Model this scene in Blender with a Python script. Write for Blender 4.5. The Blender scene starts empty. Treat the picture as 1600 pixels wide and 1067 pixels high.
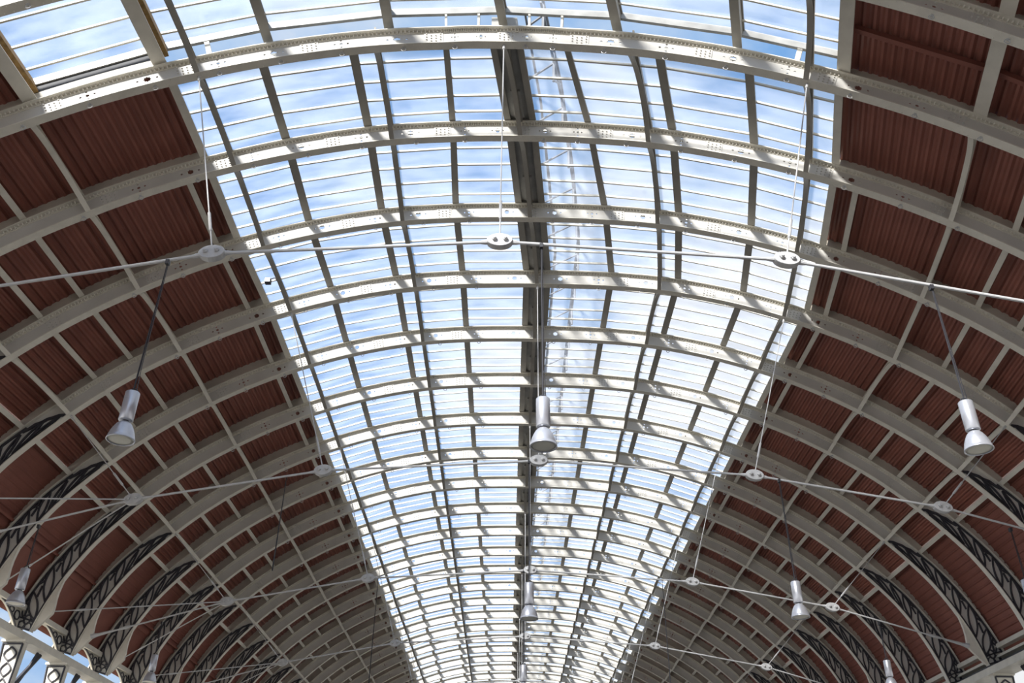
import bpy, math, random
import numpy as np
from mathutils import Matrix, Vector
random.seed(4)
C = bpy.context.scene.collection
PI = math.pi

# ------------------------------------------------------------------ layout of the train shed
S = 3.05
RIBS = list(range(-1, 25))
NEARS = {-1: dict(y=8.05, dx=-1.85, c=1.50, dz=0.0), 0: dict(y=10.62, dx=-1.40, c=1.20, dz=0.0),
         1: dict(y=13.03, dx=-1.00, c=0.90, dz=0.03), 2: dict(y=15.71, dx=-0.58, c=0.55, dz=-0.06),
         3: dict(y=18.76, dx=-0.28, c=0.20, dz=-0.02)}
def YN(n): return NEARS[n]['y'] if n in NEARS else 21.81 + S * (n - 4)
KP = [(0, 15.635), (1.85, 15.605), (3.63, 15.46), (5.4, 15.11), (7.19, 14.555), (8.7, 13.91), (10.09, 13.14), (11.45, 12.22), (12.695, 11.13),
      (13.5, 10.27), (13.97, 9.69), (14.39, 9.02), (14.73, 8.36), (14.98, 7.75), (15.24, 6.87)]
def _curve():
    pts = [(-x, z) for x, z in KP[:0:-1]] + KP
    P = np.array(pts, float)
    t = np.r_[0, np.cumsum(np.hypot(*np.diff(P, axis=0).T))]
    m = np.zeros_like(P)                       # finite-difference tangents, then Hermite
    h = np.diff(t); d = np.diff(P, axis=0) / h[:, None]
    m[1:-1] = (d[:-1] * h[1:, None] + d[1:] * h[:-1, None]) / (h[:-1] + h[1:])[:, None]
    m[0], m[-1] = d[0], d[-1]
    out = []
    for i in range(len(P) - 1):
        for k in range(24):
            u = k / 24
            out.append((2*u**3-3*u**2+1)*P[i] + (u**3-2*u**2+u)*h[i]*m[i] + (-2*u**3+3*u**2)*P[i+1] + (u**3-u**2)*h[i]*m[i+1])
    out.append(P[-1])
    return np.array(out)
CV = _curve()
SS = np.r_[0, np.cumsum(np.hypot(*np.diff(CV, axis=0).T))]
SS = SS - np.interp(0.0, CV[:, 0], SS)
SMAX = float(SS[-1])
def s_of_x(x): return float(np.interp(x, CV[:, 0], SS))
def far(s): return float(np.interp(s, SS, CV[:, 0])), float(np.interp(s, SS, CV[:, 1]))
def nrm(s):
    a, b = far(max(s - .25, -SMAX)), far(min(s + .25, SMAX))
    tx, tz = b[0] - a[0], b[1] - a[1]; l = math.hypot(tx, tz)
    return -tz / l, tx / l
GX = [0, .32, 2.25, 3.63, 7.19, 10.1, 12.7, 15.5]; GY = [0, 0, 1.1, 1.0, .93, .72, .5, .4]
def pos(n, s, h=0.0):
    x, z = far(s); nx, nz = nrm(s)
    if n in NEARS:
        q = NEARS[n]; a = abs(x)
        x = q['dx'] + math.copysign(a - q['c'] * float(np.interp(a, GX, GY)), x); z += q['dz']
    return x + h * nx, z + h * nz
def pt(n, s, h, t):
    """a point of bay n (ribs n .. n+1), t along the bay"""
    a, b = pos(n, s, h), pos(n + 1, s, h)
    return (a[0] + (b[0] - a[0]) * t, YN(n) + (YN(n + 1) - YN(n)) * t, a[1] + (b[1] - a[1]) * t)
DW = 0.45
S4 = s_of_x(12.695)
def depth(s):
    a = abs(s)
    return DW if a < S4 else DW + .25 * (a - S4) / (SMAX - S4)
STRUT_X = [0, 3.63, 7.19, 10.09, 12.695]
GLZ_X = [.32, 2.22, 4.14, 5.98, 7.72]
RED_X = [8.2, 11.12, 11.92, 13.42]
H_TOP = .47          # top of rib flange
H_SHEET = .86        # underside level of sheeting
H_GLASS = .70        # underside level of the glazing

# ------------------------------------------------------------------ materials
def new_mat(name):
    m = bpy.data.materials.new(name); m.use_nodes = True
    nt = m.node_tree
    return m, nt, nt.nodes['Principled BSDF']
def paint(name, col, rough=.5, var=.12, scale=3.0, spec=.4, metal=0.0, dirt=None):
    m, nt, b = new_mat(name)
    tc = nt.nodes.new('ShaderNodeTexCoord')
    nz = nt.nodes.new('ShaderNodeTexNoise'); nz.inputs['Scale'].default_value = scale; nz.inputs['Detail'].default_value = 5
    nt.links.new(tc.outputs['Object'], nz.inputs['Vector'])
    r = nt.nodes.new('ShaderNodeValToRGB')
    r.color_ramp.elements[0].position = .3; r.color_ramp.elements[1].position = .7
    d = dirt or tuple(c * (1 - var) for c in col)
    r.color_ramp.elements[0].color = (*d, 1)
    r.color_ramp.elements[1].color = (*[min(1, c * (1 + var * .5)) for c in col], 1)
    nt.links.new(nz.outputs['Fac'], r.inputs['Fac'])
    nt.links.new(r.outputs['Color'], b.inputs['Base Color'])
    b.inputs['Roughness'].default_value = rough; b.inputs['Metallic'].default_value = metal
    b.inputs['Specular IOR Level'].default_value = spec
    return m
M = {}
M['cream'] = paint('cream_paint', (.70, .665, .58), .5, .10)
M['rib'] = paint('rib_paint', (.58, .56, .52), .42, .08, 1.5)
M['soffit'] = paint('closing_plate_paint', (.56, .52, .45), .6, .12, 2)
M['red'] = paint('red_oxide_sheet', (.33, .130, .098), .36, .14, 1.2, .5)
M['board'] = paint('red_boarding', (.27, .105, .08), .55, .12, 1.5, .3)
M['taupe'] = paint('grey_brown', (.33, .31, .27), .5, .12, 3)  # darker than the cream, for skylight purlins and struts nearest the ridge
M['rail'] = paint('rail_grey', (.17, .18, .20), .5, .1)
M['slate'] = paint('slate_ironwork', (.045, .045, .055), .5, .2)
M['steel'] = paint('galvanised_gutter', (.42, .41, .38), .4, .25, 2.5, .5, .2)
M['rod'] = paint('rod_paint', (.52, .52, .52), .35, .1, 8, .5)
M['ochre'] = paint('timber_packing', (.33, .20, .07), .7, .4, 9)
M['dark'] = paint('black_gap', (.02, .02, .025), .6, .2)
M['alu'] = paint('lamp_aluminium', (.50, .51, .55), .32, .06, 12, .5, .55)
M['lens'] = paint('lamp_diffuser', (.72, .70, .60), .4, .05, 10)
M['cord'] = paint('black_cord', (.03, .03, .035), .5, .1)
M['floor'] = paint('platform_paving', (.12, .113, .105), .7, .12, .6)
M['outer'] = paint('bounce_ground', (.62, .60, .56), .7, .15, 1)  # pale tone chosen to bounce light up onto the vault sides
def glass():
    m, nt, b = new_mat('roof_glazing')
    out = nt.nodes['Material Output']
    tr = nt.nodes.new('ShaderNodeBsdfTransparent'); tr.inputs['Color'].default_value = (.93, .95, .98, 1)
    tl = nt.nodes.new('ShaderNodeBsdfTranslucent'); tl.inputs['Color'].default_value = (.80, .83, .90, 1)
    gl = nt.nodes.new('ShaderNodeBsdfGlossy'); gl.inputs['Roughness'].default_value = .12; gl.inputs['Color'].default_value = (.8, .8, .8, 1)
    tc = nt.nodes.new('ShaderNodeTexCoord')
    nz = nt.nodes.new('ShaderNodeTexNoise'); nz.inputs['Scale'].default_value = 1.1; nz.inputs['Detail'].default_value = 6
    mp = nt.nodes.new('ShaderNodeMapping'); mp.inputs['Scale'].default_value = (.6, 2.0, 1)
    nt.links.new(tc.outputs['Object'], mp.inputs['Vector']); nt.links.new(mp.outputs['Vector'], nz.inputs['Vector'])
    mr = nt.nodes.new('ShaderNodeMapRange'); mr.inputs['From Min'].default_value = .35; mr.inputs['From Max'].default_value = .7
    mr.inputs['To Min'].default_value = .05; mr.inputs['To Max'].default_value = .15
    nt.links.new(nz.outputs['Fac'], mr.inputs['Value'])
    m1 = nt.nodes.new('ShaderNodeMixShader'); nt.links.new(mr.outputs['Result'], m1.inputs['Fac'])
    nt.links.new(tr.outputs[0], m1.inputs[1]); nt.links.new(tl.outputs[0], m1.inputs[2])
    m2 = nt.nodes.new('ShaderNodeMixShader'); m2.inputs['Fac'].default_value = .04
    nt.links.new(m1.outputs[0], m2.inputs[1]); nt.links.new(gl.outputs[0], m2.inputs[2])
    nt.links.new(m2.outputs[0], out.inputs['Surface'])
    return m
M['glass'] = glass()

# ------------------------------------------------------------------ mesh helpers
class MB:
    def __init__(self): self.v = []; self.f = []
    def hexa(self, p):                 # p: bottom 4 (ccw) then top 4
        i = len(self.v); self.v += [tuple(q) for q in p]
        for a in ((0, 3, 2, 1), (4, 5, 6, 7), (0, 1, 5, 4), (1, 2, 6, 5), (2, 3, 7, 6), (3, 0, 4, 7)):
            self.f.append(tuple(i + k for k in a))
    def box(self, x0, x1, y0, y1, z0, z1):
        self.hexa([(x0, y0, z0), (x1, y0, z0), (x1, y1, z0), (x0, y1, z0), (x0, y0, z1), (x1, y0, z1), (x1, y1, z1), (x0, y1, z1)])
    def strip(self, rings, cap=True, close=True):
        i = len(self.v); k = len(rings[0])
        for r in rings: self.v += [tuple(q) for q in r]
        for a in range(len(rings) - 1):
            for b in range(k if close else k - 1):
                c = (b + 1) % k
                self.f.append((i + a*k + b, i + a*k + c, i + (a+1)*k + c, i + (a+1)*k + b))
        if cap and close:
            self.f.append(tuple(i + b for b in range(k))[::-1])
            self.f.append(tuple(i + (len(rings) - 1)*k + b for b in range(k)))
    def tube(self, pts, r, seg=8, radii=None):
        pts = [Vector(p) for p in pts]; rings = []
        for j, p in enumerate(pts):
            d = (pts[min(j+1, len(pts)-1)] - pts[max(j-1, 0)]).normalized()
            a = Vector((0, 1, 0)) if abs(d.y) < .9 else Vector((1, 0, 0))
            u = d.cross(a).normalized(); w = d.cross(u)
            rr = radii[j] if radii else r
            rings.append([p + rr * (u * math.cos(2*PI*k/seg) + w * math.sin(2*PI*k/seg)) for k in range(seg)])
        self.strip(rings)
    def lathe(self, prof, cx, cy, seg=28, cap=True):
        self.strip([[(cx + r*math.cos(2*PI*k/seg), cy + r*math.sin(2*PI*k/seg), z) for k in range(seg)] for r, z in prof], cap)
    def build(self, name, mat, parent=None, origin=(0, 0, 0), smooth=False):
        me = bpy.data.meshes.new(name)
        o = origin
        me.from_pydata([(v[0]-o[0], v[1]-o[1], v[2]-o[2]) for v in self.v], [], self.f)
        me.validate(); me.update()
        if smooth: me.shade_smooth() if hasattr(me, 'shade_smooth') else None
        me.materials.append(M[mat])
        ob = bpy.data.objects.new(name, me); C.objects.link(ob)
        if parent: ob.parent = parent
        else: ob.location = o
        return ob
def thing(name, loc): 
    o = bpy.data.objects.new(name, None); o.location = loc; o.empty_display_size = .3; C.objects.link(o); return o
def tag(o, label=None, cat=None, group=None, kind=None):
    for k, v in (('label', label), ('category', cat), ('group', group), ('kind', kind)):
        if v: o[k] = v
    return o
def copy_tree(o, parent=None, skip=()):
    c = o.copy(); C.objects.link(c); c.parent = parent
    for ch in list(o.children):
        if ch.name.split('.')[0] in skip: continue
        copy_tree(ch, c, skip)
    return c

def rib_bar(mb, n, s0, s1, h0, h1, y0, y1, step=.22):
    k = max(2, int(abs(s1 - s0) / step) + 1); rings = []
    H0 = h0 if callable(h0) else (lambda s: h0); H1 = h1 if callable(h1) else (lambda s: h1)
    Y = YN(n)
    for i in range(k + 1):
        s = s0 + (s1 - s0) * i / k
        a, b = pos(n, s, H0(s)), pos(n, s, H1(s))
        rings.append([(a[0], Y+y0, a[1]), (a[0], Y+y1, a[1]), (b[0], Y+y1, b[1]), (b[0], Y+y0, b[1])])
    mb.strip(rings)
def long_bar(mb, n, s, h0, h1, w, t0=0.0, t1=1.0, ds=0.0):
    def fr(t):
        return [pt(n, s + ds - w/2, h0, t), pt(n, s + ds + w/2, h0, t), pt(n, s + ds + w/2, h1, t), pt(n, s + ds - w/2, h1, t)]
    mb.strip([fr(t0), fr(t1)])

# ------------------------------------------------------------------ ribs
ORD = ('zeroth first second third fourth fifth sixth seventh eighth ninth tenth eleventh twelfth thirteenth fourteenth fifteenth sixteenth '
       'seventeenth eighteenth nineteenth twentieth twenty-first twenty-second twenty-third twenty-fourth').split()
SPL = 2.53
def splice_positions():
    k = int(S4 / SPL)
    return [SPL * i for i in range(-k, k + 1)]
def rosette(s, h, r0, r1, k=8):
    return [(s + (r0 if i % 2 else r1) * math.cos(PI*i/k), h + (r0 if i % 2 else r1) * math.sin(PI*i/k)) for i in range(2*k)]
def circ(s, h, r, k=8): return [(s + r*math.cos(2*PI*i/k), h + r*math.sin(2*PI*i/k)) for i in range(k)]
def web_holes():
    hs = []
    for s in splice_positions():
        if abs(s) > 8: continue
        for sg in ((1, -1) if s == 0 else ((1,) if s > 0 else (-1,))):
            a = s + sg * .27 * SPL
            if abs(a) < 8.4:
                hs += [rosette(a, .235, .062, .085), circ(a - .19, .235, .026), circ(a + .19, .235, .026)]
            a = s + sg * .72 * SPL
            if abs(a) < 9.6:
                hs += [circ(a, .235, .038, 10), circ(a - .135, .235, .026), circ(a + .135, .235, .026), circ(a, .345, .026), circ(a, .125, .026)]
    return hs
def web_mesh(n):
    cu = bpy.data.curves.new('web', 'CURVE'); cu.dimensions = '2D'; cu.fill_mode = 'BOTH'; cu.extrude = .009
    loops = []
    k = 150
    ss = [-SMAX + 2*SMAX*i/k for i in range(k + 1)]
    loops.append([pos(n, s, 0.005) for s in ss] + [pos(n, s, depth(s)) for s in ss[::-1]])
    for hl in web_holes(): loops.append([pos(n, s, h) for s, h in hl])
    for lp in loops:
        sp = cu.splines.new('POLY'); sp.points.add(len(lp) - 1); sp.use_cyclic_u = True
        for p, q in zip(sp.points, lp): p.co = (q[0], q[1], 0, 1)
    ob = bpy.data.objects.new('web_curve', cu); C.objects.link(ob)
    dg = bpy.context.evaluated_depsgraph_get()
    me = bpy.data.meshes.new_from_object(ob.evaluated_get(dg))
    bpy.data.objects.remove(ob); bpy.data.curves.remove(cu)
    return me
BASEZ = 6.74
def path_bar(mb, n, sh, w, y0, y1):
    """a bar following a path in (s, h) on the web, w wide in the web plane"""
    Y = YN(n); rings = []
    for i, (s, h) in enumerate(sh):
        a, b = sh[max(i-1, 0)], sh[min(i+1, len(sh)-1)]
        dx, dy = b[0]-a[0], b[1]-a[1]; l = math.hypot(dx, dy) or 1
        px, py = -dy/l*w/2, dx/l*w/2
        p, q = pos(n, s+px, h+py), pos(n, s-px, h-py)
        rings.append([(p[0], Y+y0, p[1]), (q[0], Y+y0, q[1]), (q[0], Y+y1, q[1]), (p[0], Y+y1, p[1])])
    mb.strip(rings)
def lens_path(a, b, bulge, k=9):
    dx, dy = b[0]-a[0], b[1]-a[1]; l = math.hypot(dx, dy)
    return [(a[0]+dx*i/k - dy/l*bulge*math.sin(PI*i/k), a[1]+dy*i/k + dx/l*bulge*math.sin(PI*i/k)) for i in range(k+1)]
def tracery(n, sg):
    mb = MB(); y0, y1 = -.165, -.108
    def P(path, w=.045):
        path = [(sg*(S4 + a), h) for a, h in path]
        path_bar(mb, n, path, w, y0, y1)
    L = SMAX - S4
    D = lambda a: depth(S4 + a)
    # edge fillets
    P([(a*.1 + .35, .05) for a in range(int((L - .35)/.1))], .045)
    P([(a*.1 + 1.0, D(a*.1 + 1.0) - .05) for a in range(int((L - 1.0)/.1))], .045)
    # leaf shapes fanning from the head
    for a, b, bu in (((.18, .13), (1.62, .06), .045), ((.58, .30), (1.68, .08), .055), ((1.22, .40), (2.12, .07), .05)):
        P(lens_path(a, b, bu), .042); P(lens_path(a, b, -bu), .042)
    P([(.10, .06), (.22, .16), (.36, .21), (.50, .28), (.64, .30), (.8, .37), (.98, .38), (1.15, .43)], .07)
    # pointed ovals and struts
    for a, ln, bu in ((1.72, .82, .095), (2.42, .86, .10), (3.14, .98, .13), (3.98, .74, .13)):
        d = D(a + ln/2); A, B = (a, d - .07), (a + ln, .07)
        P(lens_path(A, B, bu), .042); P(lens_path(A, B, -bu), .042)
        P([(a + .30, d - .05), (a + .44, d*.76), (a + .60, d - .05)], .04)
        P([(a + ln*.62, d*.72), (a + ln*.95, d*.62)], .04)
    # scrolls and small ring work at the foot
    d = D(L)
    for c in (.16, .38, .58):
        P([(L - .02 - .20*math.sin(PI*i/8), c - .13*math.cos(PI*i/8)) for i in range(9)], .03)
    P([(L - .30 - .14*math.sin(2*PI*i/12), .28 - .10*math.cos(2*PI*i/12)) for i in range(13)], .035)
    P([(L - .30, .06), (L - .30, d - .06)], .04); P([(L - .03, .05), (L - .03, d - .05)], .05)
    P([(L - .55, d - .06), (L - .32, .45), (L - .28, .10)], .04)
    return mb
def make_rib(n):
    root = thing('arch_rib', (0, YN(n), BASEZ)); O = tuple(root.location)
    me = web_mesh(n)
    # curve lies in XY: stand it up in XZ at the rib's web plane
    for v in me.vertices:
        x, y, z = v.co; v.co = (x - O[0], -.10 - z, y - O[2])
    me.materials.clear(); me.materials.append(M['rib']); me.name = 'web'
    w = bpy.data.objects.new('web', me); C.objects.link(w); w.parent = root
    mb = MB(); rib_bar(mb, n, -SMAX, SMAX, -.02, .005, -.20, 0.0); mb.build('bottom_flange', 'cream', root, O)
    mb = MB(); rib_bar(mb, n, -SMAX, SMAX, lambda s: depth(s), lambda s: depth(s) + .025, -.22, 0.0)
    rib_bar(mb, n, -S4, S4, DW - .07, DW, -.122, -.109); mb.build('top_flange', 'cream', root, O)
    # rivet heads: bottom flange (two rows) and the toothed row below the top flange
    mb = MB(); Y = YN(n)
    k = int(2*S4/.08)
    for i in range(k + 1):
        s = -S4 + 2*S4*i/k
        for yy in ((-.165,) if i % 2 else (-.035,)):
            ring = []
            for j in range(5):
                p = pos(n, s + .016*math.cos(2*PI*j/5), -.02); ring.append((p[0], Y + yy + .016*math.sin(2*PI*j/5), p[1]))
            p = pos(n, s, -.033); b = len(mb.v); mb.v += ring + [(p[0], Y + yy, p[1])]
            mb.f += [(b + j, b + (j+1) % 5, b + 5) for j in range(5)]
        a0, a1 = pos(n, s - .014, DW - .05), pos(n, s + .014, DW - .05); b0, b1 = pos(n, s - .014, DW - .0), pos(n, s + .014, DW - .0)
        mb.hexa([(a0[0], Y - .15, a0[1]), (a1[0], Y - .15, a1[1]), (a1[0], Y - .12, a1[1]), (a0[0], Y - .12, a0[1]),
                 (b0[0], Y - .17, b0[1]), (b1[0], Y - .17, b1[1]), (b1[0], Y - .12, b1[1]), (b0[0], Y - .12, b0[1])])
    tag(mb.build('rivets', 'cream', root, O), kind='stuff')
    for s in splice_positions():
        mb = MB(); c = s + (.05 if n < 3 else 0)
        rib_bar(mb, n, c - .19, c + .19, .03, DW - .08, -.122, -.108, .2)
        for i in range(4):
            for j in range(3 + (i % 3 == 0)):
                ss = c - .14 + .093*i; hh = .085 + (.085 if i % 3 == 0 else .085)*j + (0 if i % 3 == 0 else .042)
                q = [pos(n, ss + .021*math.cos(2*PI*m/6), hh + .021*math.sin(2*PI*m/6)) for m in range(6)]
                mb.strip([[(p[0], Y - .120, p[1]) for p in q], [(p[0]*.5 + pos(n, ss, hh)[0]*.5, Y - .146, p[1]*.5 + pos(n, ss, hh)[1]*.5) for p in q]])
        mb.build('splice_plate', 'rib', root, O)
    for i in range(-8, 9):
        s = (i + .0) * 1.27 + (.55 if i > 0 else -.55 if i < 0 else .62)
        if abs(s) > S4 - .4: continue
        mb = MB(); p = pos(n, s, -.03); c = pos(n, s, -.085)
        q = [(c[0] + .05*math.cos(2*PI*m/10), Y - .10, c[1] + .05*math.sin(2*PI*m/10)) for m in range(11)]
        mb.tube(q, .010, 5); mb.box(p[0] - .025, p[0] + .025, Y - .125, Y - .075, p[1] - .01, p[1] + .02)
        mb.build('eye_ring', 'rod', root, O)
    for sg in (-1, 1):
        mb = MB(); e = s_of_x(7.72)
        hi = lambda s: H_SHEET - .01 - (.10 * max(0, (abs(s) - S4)/(SMAX - S4)))
        rib_bar(mb, n, sg*e, sg*(SMAX - .1), lambda s: depth(s) + .026, lambda s: max(hi(s), depth(s) + .05), -.055, -.035, .3); mb.build('closing_plate', 'soffit', root, O)
        tracery(n, sg).build('tracery', 'slate', root, O)
    for sg in (-1, 1):
        if sg == 1 and n % 3 != 1: continue
        mb = MB(); rings = []
        for i in range(9):
            u = i/8; s = sg*(SMAX - 1.75 + 1.70*u); d = float(np.interp(u, (0, .3, .58, .64, 1), (.01, .14, .34, .34, .06)))
            a, b = pos(n, s, -.02), pos(n, s, -.02 - d)
            rings.append([(a[0], Y - .16, a[1]), (a[0], Y - .05, a[1]), (b[0], Y - .05, b[1]), (b[0], Y - .16, b[1])])
        mb.strip(rings); mb.build('gusset', 'cream', root, O)
    return root
RG = 'arch ribs of the vault'
def rib_label(n):
    if n == -1: return 'cream arch rib at the top right corner, nearest of all'
    if n == 0: return 'cream arch rib crossing the top right corner, in front of the first full arch'
    if n == 1: return 'cream riveted arch rib spanning the whole top of the view, the first full arch'
    return f'cream riveted iron arch rib, {ORD[n]} full arch counting from the nearest'
for n in RIBS:
    if n <= 4: r = make_rib(n); proto_rib = r
    else:
        r = copy_tree(proto_rib, None, () if n <= 12 else ('eye_ring', 'splice_plate')); r.location.y = YN(n)
        if n % 3 != 1:
            for ch in list(r.children):
                if ch.name.startswith('gusset') and ch.data.vertices[0].co.x > 0: bpy.data.objects.remove(ch)
    tag(r, rib_label(n), 'roof arch', RG)
BAYS = RIBS[:-1]
def between(n):
    if n == -1: return 'between the two corner arches at top right'
    if n == 0: return 'just in front of the first full arch'
    return f'between the {ORD[n]} and {ORD[n+1]} full arches'

# ------------------------------------------------------------------ skylights
def make_skylight(n):
    up = .58 if n <= 0 else 0.0
    root = thing('glazed_skylight', (0, YN(n), 15.6)); O = tuple(root.location)
    if n <= 0:
        xs = [-7.78, -5.75, -3.35, 0, 3.35, 5.75, 7.78]
        if n == 0 or n == -1: xs = [-9.95] + xs
    else: xs = [-x for x in GLZ_X[::-1]] + GLZ_X
    ss = [s_of_x(x) for x in xs]
    HB = H_TOP + .0 + up*.25; HT = H_GLASS + up
    t0, t1 = .005, .995
    for i, s in enumerate(ss):
        edge = i in (0, len(ss) - 1) or (n <= 0 and i == 1)
        mb = MB(); w = .19
        if edge and n > 0:
            long_bar(mb, n, s, H_TOP + .01, H_TOP + .05, .17, t0, .93); long_bar(mb, n, s, H_TOP + .05, H_SHEET + .05, .06, t0, .93)
        elif edge:
            long_bar(mb, n, s, H_TOP + .05, H_TOP + .11, .26, t0, .985); long_bar(mb, n, s, H_TOP + .11, HT + .03, .10, t0, .985)
        else:
            long_bar(mb, n, s, HB + .01, HB + .03, w, t0, .985); long_bar(mb, n, s, HB + .03, HT - .01, .05, t0, .985)
            long_bar(mb, n, s, HB + .03, HB + .10, .018, t0, .985, -.075); long_bar(mb, n, s, HB + .03, HB + .10, .018, t0, .985, .075)
            long_bar(mb, n, s, HT - .03, HT + .02, .12, t0, .985)
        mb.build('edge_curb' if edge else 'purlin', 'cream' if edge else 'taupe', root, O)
        if edge and n <= 0:
            mb = MB(); long_bar(mb, n, s, H_TOP + .40, HT + .02, .13, t0, .98, .12 if i <= 1 else -.12); mb.build('timber_packing', 'ochre', root, O)
    nb = 4 if n <= 0 else 5
    for k in range(nb):
        t = (k + .5)/nb - (.02 if k == nb-1 else 0); mb = MB()
        dt = .020/(YN(n+1) - YN(n))
        for i in range(len(ss) - 1):
            if n > 0 and i == 4:
                mb.build('glazing_bar', 'cream', root, O); mb = MB(); continue
            a = [pt(n, ss[i], HT - .055, t - dt), pt(n, ss[i], HT - .055, t + dt), pt(n, ss[i], HT, t + dt), pt(n, ss[i], HT, t - dt)]
            b = [pt(n, ss[i+1], HT - .055, t - dt), pt(n, ss[i+1], HT - .055, t + dt), pt(n, ss[i+1], HT, t + dt), pt(n, ss[i+1], HT, t - dt)]
            mb.strip([a, b])
        mb.build('glazing_bar', 'cream', root, O)
    for i in range(len(ss) - 1):
        if n > 0 and i == 4: continue
        mb = MB(); m = .03
        lo, hi = HT + .005, HT + .013
        c = [pt(n, ss[i] + m, lo, .0), pt(n, ss[i+1] - m, lo, .0), pt(n, ss[i+1] - m, lo, 1.), pt(n, ss[i] + m, lo, 1.)]
        d = [pt(n, ss[i] + m, hi, .0), pt(n, ss[i+1] - m, hi, .0), pt(n, ss[i+1] - m, hi, 1.), pt(n, ss[i] + m, hi, 1.)]
        mb.hexa(c + d); mb.build('pane', 'glass', root, O)
    if n > 0:
        mb = MB(); long_bar(mb, n, 0, .56, 1.02, .56, 0, 1.0); long_bar(mb, n, 0, .50, .57, .24, .60, .9); long_bar(mb, n, 0, .50, .64, .50, .945, .975)
        mb.build('ridge_gutter', 'steel', root, O)
        mb = MB()
        for s, h in ((1.25, 1.55), (1.25, 1.95), (.55, 1.30)):
            long_bar(mb, n, s, h, h + .09, .08)
        for t in (.12, .62):
            a, b = pt(n, 1.25, .92, t), pt(n, 1.25, 2.0, t); mb.tube([a, b], .035, 6)
            mb.tube([pt(n, .3, .95, t), pt(n, 1.25, 1.55, t)], .03, 6); mb.tube([pt(n, 1.25, .95, t), pt(n, 1.25, 1.9, t + .35)], .025, 6)
        mb.build('walkway_rail', 'rail', root, O)
    if n == 0:
        # frame closing the higher glazing against the first full arch
        mb = MB()
        for i in range(len(ss) - 1):
            f = lambda s, t: [pt(n, s, HT - .17, t - .03), pt(n, s, HT - .17, t), pt(n, s, HT + .03, t), pt(n, s, HT + .03, t - .03)]
            mb.strip([f(ss[i], 1.0), f(ss[i+1], 1.0)])
        mb.build('end_frame', 'steel', root, O)
        mb = MB(); f = lambda s: [pt(n, s, H_TOP + .16, .985), pt(n, s, H_TOP + .16, .995), pt(n, s, HT - .16, .995), pt(n, s, HT - .16, .985)]
        mb.strip([f(ss[0]), f(ss[1])]); mb.build('dark_gap_fill', 'dark', root, O)  # black fill paints in the dark gap below the raised frame
        mb = MB()
        for x in (-6.9, -2.2, -.8, .8, 2.2, 6.9):
            mb = MB(); s = s_of_x(x); long_bar(mb, n, s, H_TOP, HT - .16, .10, .975, 1.0); mb.build('upstand', 'cream', root, O)
    return root
for n in BAYS:
    if n <= 4: r = make_skylight(n); proto_sky = r
    else:
        r = copy_tree(proto_sky, None); r.location.y = YN(n)
    tag(r, 'glazed ridge skylight with grey-brown purlins, ' + between(n), 'skylight', 'glazed bays along the ridge')

# ------------------------------------------------------------------ red roof slopes
def wave(u):
    v = math.cos(2*PI*u); return max(-.75, min(.75, v*1.15))
def sheet(n, s0, s1, per, amp, h=H_SHEET, thick=.004, sharp=False):
    mb = MB(); sg = 1 if s1 > s0 else -1
    L = abs(s1 - s0); k = max(1, round(L/per)); q = 8
    A = []
    for i in range(k*q + 1):
        s = s0 + sg*L*i/(k*q)
        hh = h(s) if callable(h) else h
        w = wave(i/q) if not sharp else (-1.0 if i % q in (0, 1) else .2)
        A.append((s, hh + amp*w))
    t0, t1 = (0.0, 1.0)
    b = len(mb.v)
    for s, hh in A:
        mb.v += [pt(n, s, hh, t0), pt(n, s, hh, t1), pt(n, s, hh + .006, t0), pt(n, s, hh + .006, t1)]
    for i in range(len(A) - 1):
        j = b + 4*i
        mb.f += [(j, j+1, j+5, j+4), (j+2, j+6, j+7, j+3)]
    return mb
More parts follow.
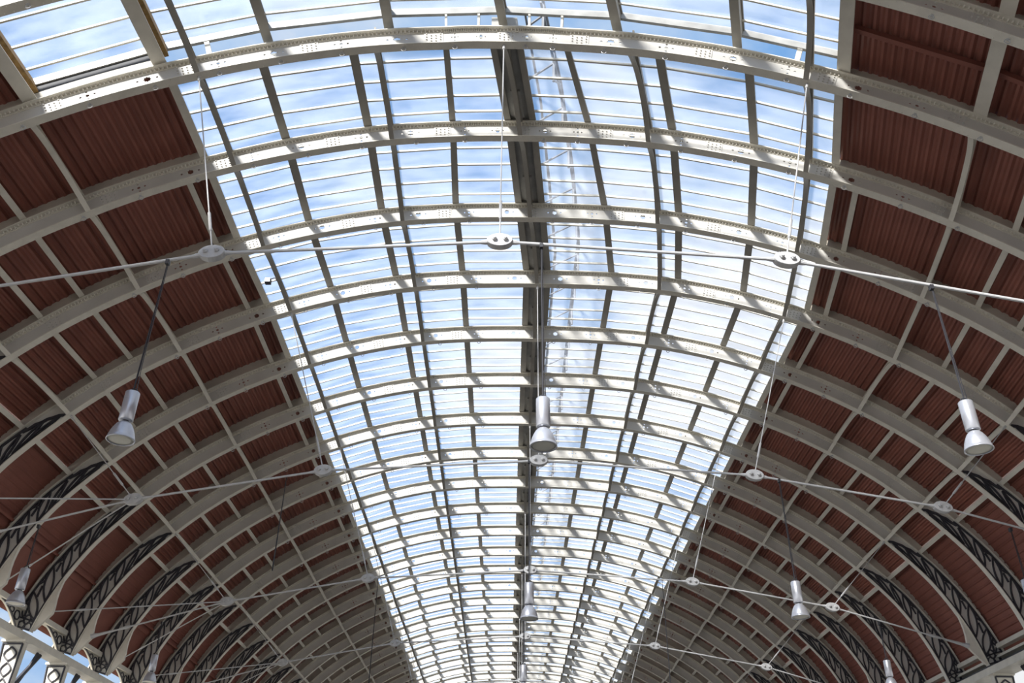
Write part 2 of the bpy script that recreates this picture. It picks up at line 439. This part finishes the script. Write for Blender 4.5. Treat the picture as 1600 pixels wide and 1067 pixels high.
def make_slope(n, sg):
    root = thing('roof_slope', (sg*12.0, YN(n), 7.4)); O = tuple(root.location)
    first = 7.72 if n > 0 else (9.95 if sg < 0 else 7.78)
    reds = [x for x in RED_X if x > first + .2]
    xs = [first + .06] + [x for x in sorted(reds + [10.09, 12.695]) if x > first + .25]
    if n <= 0 and sg < 0: xs = [10.0, 11.5, 12.695, 13.42]
    if n <= 0 and sg > 0: xs = [7.85, 10.09, 11.92, 12.695, 13.42]
    if n == 1: xs = [x for x in xs if x != 8.2]
    ss = [s_of_x(x) for x in xs]
    for a, b in zip(ss[:-1], ss[1:]):
        sheet(n, sg*(a - (.09 if a == ss[0] else .0)), sg*b, .19, .042).build('corrugated_sheet', 'red', root, O)
    hl = lambda s: H_SHEET - .02 - .10*max(0, (abs(s) - S4)/(SMAX - S4))
    if sg > 0:
        sheet(n, ss[-1], SMAX - .02, .21, .030, hl, sharp=True).build('ribbed_sheet', 'board', root, O)
    else:
        sm = s_of_x(14.45)
        sheet(n, -ss[-1], -sm, .17, .018, hl, sharp=True).build('boarding', 'board', root, O)
        mb = MB(); long_bar(mb, n, -sm, .66, .84, .07); long_bar(mb, n, -sm - .2, .74, .80, .14); mb.build('eaves_beam', 'board', root, O)
        mb = MB()
        for i in range(4):
            a, b = sm - .05 + (SMAX - .25 - sm)*i/4, sm - .05 + (SMAX - .25 - sm)*(i+1)/4
            c = [pt(n, -a, .78, 0), pt(n, -b, .78, 0), pt(n, -b, .78, 1), pt(n, -a, .78, 1)]
            d = [pt(n, -a, .80, 0), pt(n, -b, .80, 0), pt(n, -b, .80, 1), pt(n, -a, .80, 1)]
            mb.hexa(c + d)
        mb.build('eaves_panel', 'board', root, O)
    for x in (xs[1:] if n <= 0 else [x for x in xs[1:] if x in RED_X]):
        if n > 0 or x < 13.5:
            mb = MB(); s = sg*s_of_x(x); wd = .13 if n > 0 else .26
            long_bar(mb, n, s, H_TOP + .02, H_TOP + .045, wd, .0, .93 if n > 0 else .97)
            long_bar(mb, n, s, H_TOP + .045, H_SHEET - .03, .035, .0, .985); mb.build('purlin', 'cream', root, O)
    if n <= 0 and sg > 0:
        mb = MB()
        for a, b in zip(ss[:-1], ss[1:]):
            rings = []
            for s in (a + .06, b - .06):
                rings.append([pt(n, s, H_SHEET - .16, .50), pt(n, s, H_SHEET - .16, .545), pt(n, s, H_SHEET - .03, .545), pt(n, s, H_SHEET - .03, .50)])
            mb.strip(rings)
        mb.build('cross_rail', 'board', root, O)
    return root
for sg, side in ((-1, 'left'), (1, 'right')):
    for n in BAYS:
        if n <= 4: r = make_slope(n, sg); proto = r
        else:
            r = copy_tree(proto, None); r.location.y = YN(n)
        tag(r, f'red corrugated roof slope on the {side}, {between(n)}', 'roof slope', f'red roof slopes on the {side}')

# ------------------------------------------------------------------ arched struts between ribs
def make_strut(n, s, mat='cream'):
    root = thing('arched_strut', (pos(n, s)[0], YN(n), pos(n, s)[1])); O = tuple(root.location)
    ln = YN(n+1) - YN(n); ta, tb = .0, 1 - .20/ln
    mb = MB(); long_bar(mb, n, s, H_TOP - .04, H_TOP + .0, .13, ta, tb); long_bar(mb, n, s, H_TOP, H_SHEET - .03, .035, ta, 1.0); mb.build('top_chord', mat, root, O)
    mb = MB(); wb = MB(); R = []; W = []
    K = 16
    for i in range(K + 1):
        u = i/K; t = ta + (tb - ta)*u
        h = (H_TOP - .09) * (1 - abs(2*u - 1)**2.2) - .015
        R.append([pt(n, s - .055, h, t), pt(n, s + .055, h, t), pt(n, s + .055, h + .022, t), pt(n, s - .055, h + .022, t)])
        W.append([pt(n, s - .008, h + .022, t), pt(n, s + .008, h + .022, t), pt(n, s + .008, H_TOP - .04, t), pt(n, s - .008, H_TOP - .04, t)])
    mb.strip(R); mb.build('arch_bar', mat, root, O)
    wb.strip(W); wb.build('web_plate', mat, root, O)
    return root
LINES = {0: 'along the ridge', 1: 'first line', 2: 'second line', 3: 'third line', 4: 'fourth line'}
for k in range(-4, 5):
    s = math.copysign(s_of_x(STRUT_X[abs(k)]), k) if k else 0.0
    for n in BAYS:
        if n <= 0 and abs(k) in (0, 1, 3): continue
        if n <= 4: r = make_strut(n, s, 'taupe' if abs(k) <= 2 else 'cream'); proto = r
        else:
            r = copy_tree(proto, None); r.location.y = YN(n)
        where = LINES[abs(k)] + ('' if k == 0 else ' left of ridge' if k < 0 else ' right of ridge')
        tag(r, f'arched strut, {where}, {between(n)}', 'roof strut', 'arched struts linking the ribs')

# ------------------------------------------------------------------ tie rods
def tie(n):
    Y = YN(n) - .10; q = NEARS.get(n); dx = q['dx'] if q else 0.0; c = q['c'] if q else 0.0
    root = thing('tie_rod_truss', (dx, Y, 9.6)); O = tuple(root.location)
    up = .35 if n == 1 else 0
    N = {0: (dx, 9.93 + up), -1: (dx - 5.65 + c*.5, 9.58 + up), 1: (dx + 5.65 - c*.5, 9.58 + up), -2: (dx - 10.42 + c*.6, 8.72 + up*.6), 2: (dx + 10.38 - c*.6, 8.75 + up*.6)}
    P3 = lambda p: Vector((p[0], Y, p[1]))
    for k in range(-2, 3):
        c0 = P3(N[k])
        nb = [N.get(k-1), N.get(k+1)]
        mb = MB(); rx, rz = (.235, .145)
        ang = math.atan2(N[min(k+1, 2)][1] - N[max(k-1, -2)][1], N[min(k+1, 2)][0] - N[max(k-1, -2)][0])
        def ov(sc, y): return [(c0.x + rx*sc*math.cos(a)*math.cos(ang) - rz*sc*math.sin(a)*math.sin(ang), y, c0.z + rx*sc*math.cos(a)*math.sin(ang) + rz*sc*math.sin(a)*math.cos(ang)) for a in [2*PI*i/24 for i in range(24)]]
        mb.strip([ov(.96, Y - .075), ov(1, Y - .065), ov(1, Y + .065), ov(.96, Y + .075)])
        pl = mb.build('node_plate', 'rod', root, O)
        for px in (-.10, .10):
            m2 = MB(); cx, cz = c0.x + px*math.cos(ang), c0.z + px*math.sin(ang) + .01
            m2.strip([[(cx + r*math.cos(2*PI*i/6), y, cz + r*math.sin(2*PI*i/6)) for i in range(6)] for r, y in ((.048, Y - .07), (.048, Y - .12), (.028, Y - .125), (.028, Y - .14))])
            b = m2.build('pin', 'rod', pl, O)
    def rod(a, b, r=.03, name='tie_rod'):
        a, b = Vector(a), Vector(b); d = (b - a).normalized()
        mb = MB(); mb.tube([a + d*.2, a + d*.30, a + d*.36, b - d*.36, b - d*.30, b - d*.2], r, 8, [r*1.7, r*1.4, r, r, r*1.4, r*1.7]); return mb.build(name, 'rod', root, O)
    for k in range(-2, 2): rod(P3(N[k]), P3(N[k+1]))
    # hangers from the rib struts
    for k, sx in ((0, 0), (-1, -7.19), (1, 7.19), (-2, -12.695), (2, 12.695)):
        p = pos(n, s_of_x(sx), -.03); a = Vector((p[0], Y, p[1])); b = P3(N[k]); d = (b - a).normalized()
        mb = MB(); mb.tube([a, a + d*.12, a + d*.14, b - d*1.0, b - d*.98, b - d*.55, b - d*.53, b - d*.12], .014, 7, [.03, .03, .014, .014, .03, .03, .015, .015])
        mb.build('hanger_rod', 'rod', root, O)
    def spring(m, sg):
        p = pos(m, sg*(SMAX - .75), -.30); return Vector((p[0], YN(m) - .10, p[1]))
    ends = [(-2, spring(n, -1)), (2, spring(n, 1))]
    for m in (n - 1, n + 1): ends.append((-2, spring(m, -1)))
    for k, e in ends:
        a = P3(N[k]); d = (e - a).normalized(); mb = MB()
        main = abs(e.y - Y) < .01; r = .028 if main else .02
        L = (e - a).length
        if main: mb.tube([a + d*.2, a + d*.36, e - d*1.35, e - d*1.2, e - d*1.05, e - d*.9, e - d*.2, e], r, 8, [r*1.7, r, r, r*1.9, r*1.9, r, .06, .10])
        else: mb.tube([a + d*.2, e - d*1.2, e - d*1.1, e - d*.9, e - d*.8, e], r, 7, [r, r, r*1.8, r*1.8, r, r])
        mb.build('springing_rod', 'rod', root, O)
    return root
for n in range(1, 24, 3):
    if n <= 4: r = tie(n); pt_ = r
    else:
        r = copy_tree(pt_, None); r.location.y = YN(n) - .10
    ordn = ORD[(n - 1)//3 + 1]
    tag(r, f'white tie rods with oval node plates under the {ORD[n]} full arch', 'tie rods', 'tie rod trusses')

# ------------------------------------------------------------------ pendant lamps
def make_lamp(x, Y, zt, za, xa, twin=False):
    root = thing('pendant_lamp', (x, Y, zt - .86)); O = tuple(root.location)
    mb = MB(); zb = zt - .52
    mb.lathe([(.02, zt + .003), (.105, zt), (.115, zt - .012), (.115, zb + .012), (.105, zb), (.02, zb - .002)], x, Y, 32); mb.build('ballast_housing', 'alu', root, O, True)
    mb = MB(); mb.lathe([(.055, zb), (.055, zb - .03)], x, Y, 16); mb.build('neck', 'cord', root, O)
    mb = MB()
    prof = [(.05, zb - .015), (.085, zb - .03), (.125, zb - .075), (.160, zb - .14), (.188, zb - .21), (.207, zb - .28), (.214, zb - .325), (.222, zb - .33), (.222, zb - .345),
            (.205, zb - .345), (.200, zb - .28), (.15, zb - .13), (.07, zb - .05)]
    mb.lathe(prof, x, Y, 32); mb.build('reflector', 'alu', root, O, True)
    mb = MB(); mb.lathe([(.203, zb - .318), (.203, zb - .330), (.15, zb - .336), (.02, zb - .338)], x, Y, 32); mb.build('diffuser', 'lens', root, O, True)
    mb = MB()
    mb.tube([(x + .075*math.cos(PI*i/10), Y, zt - .005 + .075*math.sin(PI*i/10)) for i in range(11)], .011, 6); mb.build('hanging_loop', 'cord', root, O)
    mb = MB(); mb.tube([(x, Y, zt + .06), (x, Y, zt + .45), (xa, Y, za)], .011, 6, [.016, .016, .010])
    mb.tube([(x + .05, Y, zt), (x + .03, Y, zt + .5), (xa + .02, Y, za)], .007, 5); mb.build('cord', 'cord', root, O)
    mb = MB(); mb.box(xa - .03, xa + .03, Y - .045, Y + .045, za - .03, za + .06); mb.build('clamp', 'cord', root, O)
    return root
LG = 'silver pendant lamps'
lamps = [(-.24, 1, 7.02, 10.17, 'large grey pendant lamp hanging in the middle, nearest of the central lamps'),
         (-6.96, 1, 7.05, 9.70, 'silver bell pendant lamp under the near tie rod, over the left red slope'),
         (6.69, 1, 7.05, 9.34, 'silver bell pendant lamp under the near tie rod, over the right red slope'),
         (-.26, 4, 6.66, 9.88, 'grey bell pendant lamp on the ridge line, second of the central lamps'),
         (6.27, 4, 6.77, 9.42, 'silver pendant lamp beside the second right-hand tie rod node'),
         (-12.63, 4, 6.88, 7.95, 'silver pendant lamp low at the left edge, in front of iron tracery'),
         (11.96, 4, 6.88, 8.15, 'pendant lamp cut off by the right edge of the view'),
         (-12.48, 7, 6.92, 7.95, 'small silver pendant lamp low on the left, in front of tracery'),
         (11.87, 7, 7.0, 8.2, 'small silver pendant lamp low on the right, in front of tracery'),
         (-.23, 7, 6.72, 9.88, 'small dark pendant lamp lowest in the middle, on the ridge line')]
for x, n, zt, za, lab in lamps:
    tag(make_lamp(x, YN(n) - .10, zt, za, x), lab, 'lamp', LG)
for x, za, n, lab in ((-6.58, 9.37, 4, 'thin black lamp cable hanging from the second left tie rod'), (-5.3, 9.6, 7, 'thin black lamp cable hanging from the third left tie rod'),
                   (4.6, 9.68, 7, 'thin black lamp cable hanging from the third right tie rod')):
    mb = MB(); Y = YN(n) - .10; zb_ = 6.9 if n == 4 else 5.2
    mb.tube([(x, Y, zb_), (x, Y, zb_ + .5), (x, Y, za)], .011, 6, [.018, .018, .010])
    tag(mb.build('lamp_cable', 'cord', None, (x, Y, zb_)), lab, 'cable', 'hanging lamp cables')
# small floodlight clipped to the strut
root = thing('floodlight', (-7.72, YN(4) - 1.0, 15.0)); O = tuple(root.location)
mb = MB(); mb.box(-7.80, -7.64, YN(4) - 1.10, YN(4) - .95, 14.92, 15.06); mb.build('housing', 'slate', root, O)
mb = MB(); mb.box(-7.79, -7.65, YN(4) - 1.115, YN(4) - 1.10, 14.93, 15.05); mb.build('lens', 'alu', root, O)
sp_ = pt(3, -s_of_x(7.19), .36, 1 - 1.02/S); mb = MB(); mb.tube([(-7.72, YN(4) - 1.02, 15.05), (-7.55, YN(4) - 1.02, 15.12), (sp_[0], YN(4) - 1.02, sp_[2])], .018, 6); mb.build('bracket', 'slate', root, O)
tag(root, 'small dark floodlight clipped to the left strut at the skylight edge', 'floodlight')

# ------------------------------------------------------------------ eaves girders and arcade columns
def girder(sg):
    root = thing('eaves_girder', (sg*15.6, YN(4), BASEZ)); O = tuple(root.location)
    def run(name, mat, h0, h1, z0, z1):
        mb = MB(); rings = []
        for n in RIBS:
            x0, x1 = pos(n, sg*SMAX, 0)[0], 0
            x0 = pos(n, sg*SMAX)[0] + sg*h0; x1 = pos(n, sg*SMAX)[0] + sg*h1
            rings.append([(x0, YN(n), z0), (x1, YN(n), z0), (x1, YN(n), z1), (x0, YN(n), z1)])
        mb.strip(rings); mb.build(name, mat, root, O)
    if sg > 0:
        run('top_rail', 'cream', .40, .80, 7.42, 7.56); run('middle_rail', 'cream', .34, .70, 7.12, 7.20)
        run('web', 'cream', .66, .70, 6.60, 7.5); run('bottom_rail', 'cream', -.05, .70, 6.58, 6.80)
        run('gutter', 'slate', .30, .62, 6.86, 7.0)
    else:
        run('bottom_rail', 'cream', .10, .62, 6.62, 6.84); run('top_rail', 'cream', .30, .55, 7.50, 7.66)
        for n in RIBS[4:-4]:
            x = pos(n, -SMAX)[0] - .45
            for d in (-1, 1):
                mb = MB(); y = YN(n) - .10; prof = [(d*(.06 + 1.42*u), 7.52 - .66*(1 - u)**1.7 - .02) for u in [i/10 for i in range(11)]]
                mb.strip([[(x - .03, y + a, z), (x + .03, y + a, z), (x + .03, y + a, 7.52), (x - .03, y + a, 7.52)] for a, z in prof])
                br = mb.build('spandrel_bracket', 'cream', root, O)
                m2 = MB(); m2.tube([(x + .05, y + a, z + .03) for a, z in prof], .028, 5)
                m2.tube([(x + .05, y + d*(.30 + .16*math.cos(2*PI*i/12)), 7.30 + .13*math.sin(2*PI*i/12)) for i in range(13)], .024, 5)
                m2.tube([(x + .05, y + d*(.68 + .14*math.cos(2*PI*i/12)), 7.38 + .08*math.sin(2*PI*i/12)) for i in range(13)], .022, 5)
                tr = m2.build('tracery', 'slate', br, O)
    return root
tag(girder(-1), 'cream longitudinal girder along the foot of the left arches', 'girder')
tag(girder(1), 'cream longitudinal girder along the foot of the right arches', 'girder')
def make_column(n, sg):
    x = pos(n, sg*SMAX)[0] + sg*.36; Y = YN(n) - .10
    root = thing('arcade_column', (x, Y, -1.6)); O = tuple(root.location)
    mb = MB(); mb.strip([[(x + a*w, Y + b*d, z) for a, b in ((-1, -1), (1, -1), (1, 1), (-1, 1))] for w, d, z in ((.16, .14, -1.6), (.15, .12, 2.2), (.20, .12, 4.6), (.34, .10, 6.6))])
    mb.build('shaft', 'cream', root, O)
    mb = MB(); mb.box(x - .36, x + .36, Y - .16, Y + .16, 6.55, 6.62); mb.box(x - .26, x + .26, Y - .24, Y + .24, -1.6, -1.2); mb.build('cap_and_base', 'cream', root, O)
    mb = MB()
    for zz, w in ((6.2, .24), (5.75, .20), (5.3, .17)):
        for u in (-1, 1):
            pts = [(x + u*w*math.sin(PI*i/8)*.75, Y - .125, zz - .2 + .4*i/8) for i in range(9)]
            mb.tube(pts, .028, 5)
    mb.tube([(x - .29, Y - .12, 6.5), (x - .17, Y - .13, 4.7)], .03, 5); mb.tube([(x + .29, Y - .12, 6.5), (x + .17, Y - .13, 4.7)], .03, 5); mb.tube([(x - .28, Y - .12, 6.5), (x + .28, Y - .12, 6.5)], .03, 5)
    mb.build('tracery', 'slate', root, O)
    mb = MB(); y2 = Y + S*.55
    mb.tube([(x, Y + .1, 5.0), (x, y2, 6.55)], .07, 6); mb.tube([(x, Y + .1, 4.2), (x + sg*.0, Y + .5, 5.2), (x, Y + 1.2, 6.1), (x, Y + 1.5, 6.58)], .05, 6); mb.build('brace', 'slate', root, O)
    return root
for sg, side in ((-1, 'left'), (1, 'right')):
    for n in range(4, 15):
        if n == 4: r = make_column(n, sg); proto = r
        else:
            r = copy_tree(proto, None); r.location.y = YN(n) - .10
        tag(r, f'cream iron column carrying the foot of the {ORD[n]} full arch on the {side}', 'column', f'arcade columns on the {side}')

# ------------------------------------------------------------------ the setting: paving, and the rest of the vault before and beyond
def struct(o, kind='structure'): o['kind'] = kind; return o
mb = MB(); mb.box(-17, 17, -60, 180, -1.9, -1.6); struct(mb.build('floor', 'floor'))
for sg in (-1, 1):
    mb = MB(); mb.box(*sorted((sg*17, sg*34)), -60, 180, -1.95, -1.65); struct(mb.build('ground', 'floor'))  # unseen strip kept dark so less light bounces up to the crown
    mb = MB(); mb.box(*sorted((sg*34, sg*160)), -80, 220, -2.0, -1.7); struct(mb.build('ground', 'outer'))  # unseen pale ground added to bounce light onto the arch sides
def shell(name, n, y0, y1):
    mb = MB(); gl = MB(); e = s_of_x(7.7)
    for lo, hi, tgt, h in ((-SMAX, -e, mb, .86), (e, SMAX, mb, .86), (-e, e, gl, .86)):
        k = 14; rings = []
        for i in range(k + 1):
            s = lo + (hi - lo)*i/k; a, b = pos(n, s, h), pos(n, s, h + (.05 if tgt is mb else .01))
            rings.append([(a[0], y0, a[1]), (a[0], y1, a[1]), (b[0], y1, b[1]), (b[0], y0, b[1])])
        tgt.strip(rings)
    a = struct(mb.build('ceiling', 'red')); b = struct(gl.build('ceiling_glazing', 'glass')); b.parent = a
shell('ceiling', -1, -35, YN(-1) - .03)
shell('ceiling', 24, YN(24) + .03, 150)

# ------------------------------------------------------------------ light
w = bpy.data.worlds.new('World'); bpy.context.scene.world = w; w.use_nodes = True
nt = w.node_tree; bg = nt.nodes['Background']
tc = nt.nodes.new('ShaderNodeTexCoord')
mp = nt.nodes.new('ShaderNodeMapping'); mp.inputs['Scale'].default_value = (1.0, 1.0, 1.9); mp.inputs['Location'].default_value = (.35, .1, .2)
nz = nt.nodes.new('ShaderNodeTexNoise'); nz.inputs['Scale'].default_value = 2.6; nz.inputs['Detail'].default_value = 7; nz.inputs['Roughness'].default_value = .55
nt.links.new(tc.outputs['Generated'], mp.inputs['Vector']); nt.links.new(mp.outputs['Vector'], nz.inputs['Vector'])
rp = nt.nodes.new('ShaderNodeValToRGB'); e = rp.color_ramp.elements
e[0].position = .43; e[0].color = (.20, .43, .82, 1); e[1].position = .68; e[1].color = (.92, .93, .95, 1)
m_ = e.new(.545); m_.color = (.50, .67, .92, 1)
sx = nt.nodes.new('ShaderNodeSeparateXYZ'); nt.links.new(tc.outputs['Generated'], sx.inputs[0])
ma = nt.nodes.new('ShaderNodeMath'); ma.operation = 'MULTIPLY_ADD'; ma.inputs[1].default_value = .24
nt.links.new(sx.outputs['X'], ma.inputs[0]); nt.links.new(nz.outputs['Fac'], ma.inputs[2])
hz = nt.nodes.new('ShaderNodeMapRange'); hz.inputs['From Min'].default_value = .05; hz.inputs['From Max'].default_value = .30; hz.inputs['To Min'].default_value = .25; hz.inputs['To Max'].default_value = 0
nt.links.new(sx.outputs['Z'], hz.inputs['Value'])
mb2 = nt.nodes.new('ShaderNodeMath'); mb2.operation = 'ADD'; nt.links.new(ma.outputs[0], mb2.inputs[0]); nt.links.new(hz.outputs['Result'], mb2.inputs[1])
nt.links.new(mb2.outputs[0], rp.inputs['Fac'])
nt.links.new(rp.outputs['Color'], bg.inputs['Color'])
bg.inputs['Strength'].default_value = 0.74
sun = bpy.data.lights.new('Sun', 'SUN'); sun.energy = 10.0; sun.angle = .16; sun.color = (1.0, .95, .87)
so = bpy.data.objects.new('Sun', sun); C.objects.link(so)
so.rotation_euler = Vector((.75, 1.2, -1.0)).to_track_quat('-Z', 'Y').to_euler(); so.location = (-20, -20, 40)

# ------------------------------------------------------------------ camera
F, PITCH, YAW, ROLL, CX = 1400.16, .56093, .00178, .010534, -.7798
cam = bpy.data.cameras.new('Camera'); co = bpy.data.objects.new('Camera', cam); C.objects.link(co)
cam.sensor_fit = 'HORIZONTAL'; cam.sensor_width = 36; cam.lens = F * 36 / 1600; cam.clip_end = 500
cp, sp, cy, sy = math.cos(PITCH), math.sin(PITCH), math.cos(YAW), math.sin(YAW)
fw = Vector((sy*cp, cy*cp, sp)); r0 = Vector((cy, -sy, 0)); u0 = r0.cross(fw)
r_ = math.cos(ROLL)*r0 + math.sin(ROLL)*u0; u_ = -math.sin(ROLL)*r0 + math.cos(ROLL)*u0
co.matrix_world = Matrix(((r_.x, u_.x, -fw.x, CX), (r_.y, u_.y, -fw.y, 0), (r_.z, u_.z, -fw.z, 0), (0, 0, 0, 1)))
sc = bpy.context.scene; sc.camera = co
sc.view_settings.view_transform = 'Standard'; sc.view_settings.look = 'None'; sc.view_settings.gamma = 1; sc.view_settings.use_curve_mapping = False
sc.view_settings.exposure = 0.38
sc.cycles.max_bounces = 8; sc.cycles.diffuse_bounces = 4; sc.cycles.transparent_max_bounces = 16; sc.cycles.use_denoising = True
